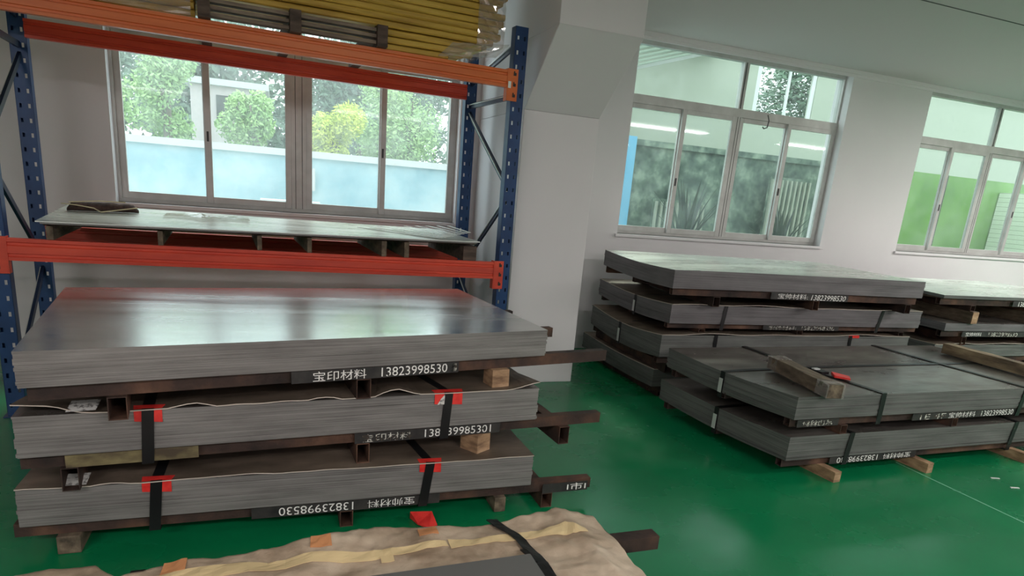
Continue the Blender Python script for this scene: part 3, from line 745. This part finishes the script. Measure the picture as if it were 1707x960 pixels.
# roll of dark gloves tied with string
gl = empty('cloth_roll', tuple(L(.35, .55, 1.235)), 'dark brown cloth roll tied with pale string at the left end of the rack shelf', 'cloth')
m = MB(); rings = 14; vs = []
za = shelf_z(.4, .6)+.001
for i in range(rings+1):
    t = i/rings; x = .22+.40*t; yc = .52+.10*t; rr = .032*(.35 if i in (0, rings) else 1)*(1+.25*noise.noise((t*6, 2, 1)))
    for k in range(10):
        a = 2*math.pi*k/10; vs.append(L(x, yc+rr*1.5*math.cos(a), za+rr*.95+rr*.95*math.sin(a)*(1 if math.sin(a) > -.5 else .9)))
m.add(vs, [(i*10+k, i*10+(k+1) % 10, i*10+10+(k+1) % 10, i*10+10+k) for i in range(rings) for k in range(10)]+[tuple(range(9, -1, -1)), tuple(range(rings*10, rings*10+10))], 'gloves')
m.build('cloth', gl, smooth=True)
MB().path([L(.20, .46, za+.05), L(.28, .455, za+.045), L(.38, .46, za+.03), L(.42, .44, za+.008), L(.50, .50, za+.02), L(.62, .57, za+.04)], .0035, 'string').path([L(.24, .47, za+.06), L(.40, .50, za+.075), L(.55, .56, za+.072)], .0035, 'string').build('string', gl)
# crumpled clear film on the shelf
P = []
for i in range(15):
    P.append([L(.78+.55*i/14, .42+.34*j/8+.06*math.sin(i*.7), shelf_z(.9, .6)+.010+.032*abs(noise.noise((i*.55, j*.7, 4)))*math.sin(math.pi*i/14)) for j in range(9)])
o = MB().grid(P, 'film').build('plastic_film', loc=tuple(L(1.0, .6, 1.24))); tag(o, 'crumpled clear plastic film lying on the rack shelf right of the cloth roll', 'plastic film')

# ---- upper shelf: wooden pallet and yellow wrapped bars
up = empty('wooden_pallet', tuple(L(1.6, .5, 2.42)), 'dark timber pallet with grey slats on the upper orange rack beam under the yellow bars', 'pallet')
ZU = 2.421
for x in (1.09, 1.60, 2.135):
    m = MB(); lbox(m, x-.033, x+.033, -.075, 1.0, ZU, 2.548, 'dark_wood'); m.build('bearer', up)
for a, b in ((1.125, 1.565), (1.635, 2.10)):
    for z in (2.437, 2.474, 2.512):
        m = MB(); lbox(m, a, b, -.045, .03, z, z+.020, 'slat_wood'); m.build('slat', up)
yb = empty('bar_bundle', tuple(L(1.2, .5, 2.42)), 'bundle of long yellow wrapped bars with filmed right end on top of the rack', 'bars')
rr = random.Random(4)
def ybar(x0, x1, y, z, w_=.092, h=.0385, sag_=0):
    m = MB(); prof = [(0, .008), (.008, 0), (w_-.008, 0), (w_, .008), (w_, h-.008), (w_-.008, h), (.008, h), (0, h-.008)]
    n = len(prof); vs = []; N = 10
    for i in range(N+1):
        x = lerp(x0, x1, i/N); dz = .003*math.sin(x*3+z*20); dy = .004*math.sin(x*1.7+z*31)
        for yy, zz in prof: vs.append(L(x, y+yy+dy, z+zz+dz))
    m.add(vs, [(i*n+k, i*n+(k+1) % n, i*n+n+(k+1) % n, i*n+n+k) for i in range(N) for k in range(n)]+[tuple(range(n-1, -1, -1)), tuple(range(N*n, N*n+n))], 'bar_yellow')
    return m.build('bar', yb)
for r_ in range(10):
    z = 2.5555+r_*.0425
    for c in range(7):
        ybar(-.6+rr.uniform(-.05, .05), 2.955+rr.uniform(-.035, .035)+.004*r_-.02*(c > 0), .0+c*.098+rr.uniform(-.004, .004)-.012*(r_ % 3 == 1), z)
for r_ in range(3):
    z = 2.4245+r_*.0428
    for c in range(3):
        ybar(-.6, 1.04+rr.uniform(-.01, .005), .01+c*.1, z); ybar(2.175+rr.uniform(0, .01), 2.60+.12*r_+rr.uniform(0, .03), .012+c*.1, z)
# plastic film sleeve round the right end
def sleeve(x0, x1, y0, y1, z0, z1, parent, seed, name='plastic_film'):
    ring = []; per = []
    n = 14
    for i in range(n): per.append((y0, lerp(z1, z0, i/n)))
    for i in range(n): per.append((lerp(y0, y1, i/n), z0))
    for i in range(n+1): per.append((y1, lerp(z0, z1, i/n)))
    P = []
    for k in range(9):
        x = lerp(x0, x1, k/8); row = []
        for j, (yy, zz) in enumerate(per):
            o_ = .006+.012*noise.noise((k*.8, j*.6, seed)); row.append(L(x+.01*noise.noise((j*.9, k, seed)), yy-abs(o_) if j < n else yy, zz+o_*.5-(.004 if j >= n else 0)))
        P.append(row)
    return MB().grid(P, 'film').build(name, parent)
sleeve(2.80, 3.0, -.012, .70, 2.548, 2.99, yb, 3)
P = [[L(2.52+.42*i/10+.10*j/6, -.03-.015*abs(noise.noise((i*.9, j, 8))), 2.428+.10*j/6+.05*i/10+.01*noise.noise((i, j*1.1, 2))) for j in range(7)] for i in range(11)]
MB().grid(P, 'film').build('plastic_film', yb)
P = [[L(.0+1.02*i/14, -.02-.015*abs(noise.noise((i*.9, j, 5))), 2.424+.10*j/6) for j in range(7)] for i in range(15)]
MB().grid(P, 'film').build('plastic_film', yb)

# ------------------------------------------------------------------ wrapped bundle in front
wr = empty('wrapped_bundle', (.2, 1.7, 0), 'sheet bundle wrapped in brown kraft paper with yellow tape, nearest the camera', 'wrapped bundle')
def back_y(x):
    t = [(-1.1, 2.15), (-.835, 2.18), (-.744, 2.201), (-.577, 2.201), (-.499, 2.10), (-.407, 2.146), (-.145, 2.169), (.105, 2.198), (.282, 2.241), (.368, 2.252), (.546, 2.221), (.781, 2.204), (1.106, 2.271), (1.27, 2.216)]
    for (a, ya), (b, yb_) in zip(t, t[1:]):
        if a <= x <= b: return lerp(ya, yb_, (x-a)/(b-a))
    return 2.2
def hz(x, y):
    z = .292+.012*noise.noise((x*2.3, y*3.1, 1))+.007*noise.noise((x*6, y*9, 2))+.003*noise.noise((x*21, y*24, 3))
    z += .024*abs(noise.noise((x*2.4+y*1.5, y*3-x, 9)))+.020*(.3-abs(noise.noise((x*5+y*3.5, y*5-x*3, 4))))+.008*(.3-abs(noise.noise((x*15-y*9, y*13+x*6, 7))))
    if x > .95: z += .012*max(0, 1-abs(x-1.11-.06*(2.2-y))/.05)-.02*max(0, (x-1.15)/.11)
    return z
NX, NY = 240, 100
P = []
for i in range(NX+1):
    x = lerp(-1.1, 1.262, i/NX); row = []
    by = back_y(x)
    for k in range(5): row.append((x+.004*noise.noise((x*20, k, 1)), by+.012-.004*k+.008*noise.noise((x*9, k*1.3, 6)), lerp(.03, .275, k/4.6)))
    for j in range(NY+1):
        y = lerp(by, 1.0, j/NY); row.append((x, y, hz(x, y)-(.012 if j == 0 else 0)))
    for k in range(4): row.append((x, .99-.005*k, lerp(.27, .03, k/3)))
    P.append(row)
m = MB().grid(P, 'kraft')
for sx, col in ((1, P[-1]), (-1, P[0])):   # end flaps
    F = [[(p[0]+sx*.004*k+sx*.006*noise.noise((p[1]*8, k, 3)), p[1], max(.03, p[2]*(1-k/6))) for k in range(6)] for p in col]
    m.grid(F, 'kraft')
m.build('kraft_paper', wr, smooth=True)
MB().box(-1.08, 1.24, 1.02, 2.08, .07, .265, 'plate_side_dark').build('sheet_pack', wr)
for v in (1.15, 2.035):
    MB().tube((-1.0, v, .24 if v > 2 else .045), (1.47 if v > 2 else 1.3, v, .24 if v > 2 else .045), .062, .06, 'rust_tube').build('rail', wr)
for u in (-.9, .1, 1.1): MB().box(u-.04, u+.04, 1.05, 2.05, 0, .07, 'rust_tube').build('foot', wr)
def ribbon(pts, name, mtl, parent, th=.0015, lift=.004, sub=8, hf=hz):
    rows = []
    for (a, b) in zip(pts, pts[1:]):
        for s in range(sub):
            t = s/sub; rows.append((lerp(a[0], b[0], t), lerp(a[1], b[1], t), lerp(a[2], b[2], t), lerp(a[3], b[3], t)))
    rows.append(pts[-1])
    P = []
    for (x0, y0, x1, y1) in rows:
        P.append([(lerp(x0, x1, k/4), lerp(y0, y1, k/4), hf(lerp(x0, x1, k/4), lerp(y0, y1, k/4))+lift) for k in range(5)])
    return MB().grid(P, mtl, thick=th).build(name, parent)
ribbon([(-.45, 1.99, -.45, 2.075), (-.134, 2.02, -.134, 2.088), (.10, 2.045, .10, 2.095), (.30, 2.025, .30, 2.075), (.42, 2.04, .41, 2.085), (.583, 2.055, .58, 2.085)], 'tape', 'tape', wr)
ribbon([(.59, 2.035, .59, 2.095), (.72, 2.045, .72, 2.085), (.86, 2.045, .86, 2.095), (1.0, 2.055, 1.0, 2.105), (1.10, 2.04, 1.09, 2.125), (1.16, 2.05, 1.16, 2.075)], 'tape', 'tape', wr)
ribbon([(.33, 2.0, .33, 2.035), (.375, 2.0, .375, 2.035)], 'tape', 'tape', wr, lift=.006)
for x, y in ((.135, 2.155), (.53, 2.165), (-.335, 2.115)):
    ribbon([(x-.04, y-.035, x-.035, y+.03), (x+.035, y-.035, x+.035, y+.03)], 'tape_square', 'orange_tape', wr)['label'] = 'square of orange tape'
def hs(x, y): return hz(x, y)+.008
ribbon([(.78, 2.212, .825, 2.212), (.845, 2.04, .885, 2.03), (.855, 1.92, .90, 1.905), (.86, 1.86, .905, 1.86), (.85, 1.60, .90, 1.60), (.84, 1.3, .89, 1.3)], 'strap', 'strap', wr, th=.003, hf=hs)
ribbon([(.835, 1.965, .845, 1.96), (.85, 1.87, .865, 1.865)], 'strap_buckle', 'strap', wr, th=.006, lift=.012, hf=hs)
MB().box(-.47, -.425, 2.10, 2.15, .05, .285, 'strap').build('strap', wr)
sheetm = MB().hexa([(-.1, 1.25, .336), (.84, 1.22, .336), (.84, 1.88, .336), (.1, 1.86, .336), (-.1, 1.25, .346), (.84, 1.22, .346), (.84, 1.88, .346), (.1, 1.86, .346)], 'grey_board')
tag(sheetm.build('grey_board', loc=(.5, 1.5, .336), bevel=.001), 'flat dark grey board lying on the brown wrapped bundle at the bottom edge', 'board')

# ------------------------------------------------------------------ marks on the floor
struct(MB().box(3.997, 4.007, .2, 2.95, .0005, .0018, 'epoxy_line'), 'trim_3')
for (x, y, a, lab) in ((4.50, 2.61, .3, 'small white fleck on the green floor nearer the front right stack'), (4.48, 2.47, .25, 'small white fleck on the green floor further from the front right stack')):  # two small flat white flecks
    c, s = math.cos(a), math.sin(a); vs = []
    for dx, dy in ((-.03, -.005), (.03, -.007), (.032, .006), (-.028, .007)): vs.append((x+dx*c+dy*s, y-dx*s+dy*c))
    o = MB().hexa([(*v, .001) for v in vs]+[(*v, .004) for v in vs], 'strip_white').build('white_fleck', loc=(x, y, 0)); tag(o, lab, 'paper', 'white flecks on the green floor')

# ------------------------------------------------------------------ outside
GZ = -.1
struct(MB().box(-25, 30, W+T, 45, GZ-.1, GZ, 'yard_ground'), 'yard_ground')
yw = MB().box(-12, 2.9, 10.0, 10.2, GZ, 1.80, 'yard_wall'); yw.box(-12, 2.9, 9.95, 10.25, 1.80, 1.89, 'coping')
tag(yw.build('yard_wall', loc=(-4, 10, GZ)), kind='structure')
hb = empty('outbuilding', (-.9, 13.5, GZ), 'pale pinkish building glimpsed between the trees through the left window', 'building')
MB().box(-1.35, -.2, 12.9, 15.5, GZ, 2.9, 'house_wall').build('wall', hb); MB().box(-1.45, -.1, 12.8, 15.6, 2.9, 3.0, 'coping').build('roof', hb)
MB().box(-.95, -.7, 12.87, 12.9, 2.3, 2.75, 'dark_gasket').build('window', hb)
ac = MB().box(-.2, .55, 9.2, 9.5, GZ, 1.22, 'coping'); 
for k in range(9): ac.box(-.19+.08*k, -.16+.08*k, 9.17, 9.2, .2, 1.2, 'house_wall')
tag(ac.build('white_cabinet', loc=(.2, 9.3, GZ)), 'low pale ribbed cabinet standing before the pale blue yard wall', 'cabinet')
nb = MB().box(.22, .52, 9.93, 9.96, 1.35, 1.66, 'coping'); tag(nb.build('notice_board', loc=(.37, 9.95, 1.35)), 'small pale notice board on the pale blue yard wall', 'board')
def tree(name, cx, cy, z0, z1, rx, mtl, n, label, cat='tree', seed=0, leaf=.06, group=None, lobes=6, trunk=True):
    rnd = random.Random(seed); r = empty(name, (cx, cy, GZ), label, cat, group)
    if trunk:
        t = MB().cyl((cx, cy, GZ), (cx+.1, cy, lerp(z0, z1, .5)), .09, 'bark', 8, .05)
        for k in range(4):
            a = k*1.6; t.cyl((cx+.05, cy, lerp(z0, z1, .3)), (cx+rx*.5*math.cos(a), cy+rx*.4*math.sin(a), lerp(z0, z1, .7)), .035, 'bark', 6, .015)
        t.build('trunk', r)
    L_ = [(cx+rnd.uniform(-.55, .55)*rx, cy+rnd.uniform(-.4, .4)*rx, lerp(z0, z1, rnd.uniform(.2, .8)), rnd.uniform(.4, .62)*min(rx, (z1-z0)/2)*1.2) for _ in range(lobes)]
    m = MB(); vs = []; fs = []
    for i in range(n):
        lx, ly, lz, lr = rnd.choice(L_); d = Vector((rnd.gauss(0, 1), rnd.gauss(0, 1), rnd.gauss(0, 1))).normalized()*lr*rnd.uniform(.5, 1.08)
        p = Vector((lx, ly, lz))+d; a = Vector((rnd.gauss(0, 1), rnd.gauss(0, 1), rnd.gauss(0, 1))).normalized(); b = a.orthogonal().normalized()
        s = leaf*rnd.uniform(.6, 1.3); k = len(vs)
        vs += [p-a*s, p+b*s*.5, p+a*s, p-b*s*.5]; fs.append((k, k+1, k+2, k+3))
    m.add(vs, fs, mtl); m.build('foliage', r)
tree('leafy_tree', -3.1, 14.2, 1.2, 4.8, 1.3, 'leaf_dark', 14000, 'dark leafy tree at the left of the left window view', seed=1, leaf=.06, lobes=9)
tree('leafy_tree', 1.6, 14.6, 1.2, 5.2, 1.5, 'leaf_dark', 15000, 'large dark tree behind the lime bush outside the left window', seed=2, leaf=.06, lobes=10)
tree('leafy_tree', -6.4, 18.6, .8, 6.4, 1.9, 'leaf_dark', 7000, 'tall dark tree furthest left behind the yard', seed=31, leaf=.13, lobes=11)
tree('leafy_tree', -1.4, 20.2, .8, 6.4, 2.0, 'leaf_dark', 7000, 'tall dark tree behind the pinkish outbuilding', seed=32, leaf=.13, lobes=11)
tree('leafy_tree', 3.0, 19.6, .8, 6.4, 2.0, 'leaf_dark', 7000, 'tall dark tree far behind the right panes of the left window', seed=33, leaf=.13, lobes=11)
tree('leafy_tree', -1.6, 11.4, 1.7, 3.5, .5, 'leaf_mid', 5500, 'light green young tree over the yard wall at the left panes', seed=5, leaf=.036)
tree('leafy_tree', -.36, 11.0, 1.5, 2.9, .38, 'leaf_mid', 4500, 'slim light green tree over the yard wall seen in the second pane', seed=6, leaf=.036)
tree('lime_bush', .78, 10.8, 1.5, 2.75, .48, 'leaf_lime', 8000, 'bright lime green bush rising above the pale blue yard wall', 'bush', seed=7, leaf=.032)
tree('leafy_tree', 2.1, 11.6, 1.6, 3.4, .8, 'leaf_mid', 9000, 'light green tree over the yard wall behind the right pane of the left window', seed=8, leaf=.036)
def strappy(name, cx, cy, h, n, label, seed):
    rnd = random.Random(seed); r = empty(name, (cx, cy, GZ), label, 'plant', 'spiky plants outside the middle window')
    MB().cyl((cx, cy, GZ), (cx, cy, .9), .14, 'bark', 12, .16).build('pot', r)
    for k in range(n):
        a = rnd.uniform(0, 6.28); ln = h*rnd.uniform(.55, 1); out = rnd.uniform(.12, .55); P = []; sd = Vector((-math.sin(a), math.cos(a), 0))
        for i in range(7):
            t = i/6; c = Vector((cx+math.cos(a)*out*t**1.3, cy+math.sin(a)*out*t**1.3, .9+ln*(t-.35*out*t**3)))
            wd = .034*(1-t**2)+.002; P.append([tuple(c-sd*wd), tuple(c+Vector((0, 0, -.006))), tuple(c+sd*wd)])
        m = MB().grid(P, 'strap_leaf').build('leaf', r)
strappy('spiky_plant', 5.0, 7.3, 1.15, 20, 'spiky dark plant outside the second pane of the middle window', 3)
strappy('spiky_plant', 6.55, 7.3, 1.0, 20, 'spiky dark plant outside the rightmost pane of the middle window', 4)
struct(MB().box(3.2, 22, 13.0, 13.2, GZ, 3.6, 'porch_wall').box(3.2, 10.2, 13.0, 13.2, 3.6, 6.0, 'porch_wall').box(11.9, 22, 13.0, 13.2, 3.6, 6.0, 'porch_wall').box(10.2, 11.9, 13.0, 13.2, 4.75, 6, 'porch_wall'), 'wall_porch')
struct(MB().box(10.2, 11.9, 13.02, 13.06, 3.6, 3.7, 'coping').box(10.2, 10.32, 13.02, 13.06, 3.7, 4.75, 'coping').box(11.1, 11.16, 13.02, 13.06, 3.7, 4.75, 'coping').box(11.8, 11.9, 13.02, 13.06, 3.7, 4.75, 'coping'), 'window_4')
pr = MB().box(3.2, 9.0, 12.0, 13.0, 4.8, 5.0, 'porch_roof')
pr.add([(5.6, 11.2, 3.70), (7.9, 11.2, 4.41), (7.9, 11.32, 4.41), (5.6, 11.32, 3.70), (5.6, 11.2, 3.76), (7.9, 11.2, 4.47), (7.9, 11.32, 4.47), (5.6, 11.32, 3.76)], [(3, 2, 1, 0), (4, 5, 6, 7), (0, 1, 5, 4), (1, 2, 6, 5), (2, 3, 7, 6), (3, 0, 4, 7)], 'coping')
for k in range(12):
    y0_ = 11.2-.3*k
    pr.add([(5.0, y0_-.28, 3.57+.05*k), (7.9, y0_-.28, 4.47+.05*k), (7.9, y0_, 4.47+.05*k), (5.0, y0_, 3.57+.05*k), (5.0, y0_-.28, 3.60+.05*k), (7.9, y0_-.28, 4.50+.05*k), (7.9, y0_, 4.50+.05*k), (5.0, y0_, 3.60+.05*k)],
           [(3, 2, 1, 0), (4, 5, 6, 7), (0, 1, 5, 4), (1, 2, 6, 5), (2, 3, 7, 6), (3, 0, 4, 7)], 'porch_roof')
struct(pr, 'trim_4')
for (x0_, x1_, zt, lab) in ((5.15, 6.05, 1.65, 'low pale slatted screen behind the spiky plant in the second pane of the middle window'), (7.15, 8.0, 2.12, 'taller pale slatted screen behind the spiky plant in the rightmost pane of the middle window')):
    sc_ = MB().box(x0_, x1_, 8.40, 8.43, GZ, zt, 'container_green')
    k = x0_
    while k < x1_-.06: sc_.box(k+.02, k+.05, 8.36, 8.40, GZ, zt-.04, 'porch_wall'); k += .09
    tag(sc_.build('slatted_screen', loc=((x0_+x1_)/2, 8.4, GZ)), lab, 'screen')
tree('leafy_tree', 14.0, 15.6, 2.5, 7.4, 1.9, 'leaf_dark', 9000, 'green tree seen through the far opening beyond the middle window transom', seed=12, leaf=.08)
cg = MB().box(4.80, 8.9, 8.6, 10.4, GZ, 2.44, 'container_green')
cg.box(4.80, 8.9, 8.56, 8.6, 2.36, 2.44, 'container_green')
tag(cg.build('storage_container', loc=(6.8, 9.5, GZ)), 'dark mottled green container outside the middle window', 'container')
tag(MB().box(4.60, 4.78, 8.45, 8.6, GZ, 2.46, 'blue_paint').build('blue_post', loc=(4.69, 8.5, GZ)), 'light blue square post at the left end of the dark green container', 'post')
pg = MB().box(10.6, 13.9, 9.0, 9.12, GZ, 2.5, 'panel_green'); pg.box(11.6, 11.64, 8.97, 9.0, GZ, 2.5, 'dark_gasket')
tag(pg.build('green_panel', loc=(12.2, 9, GZ)), 'bright green screen panel outside the right window', 'panel')
struct(MB().box(13.1, 13.3, 7.0, 8.98, GZ, 2.3, 'white_tile'), 'wall_tiled')
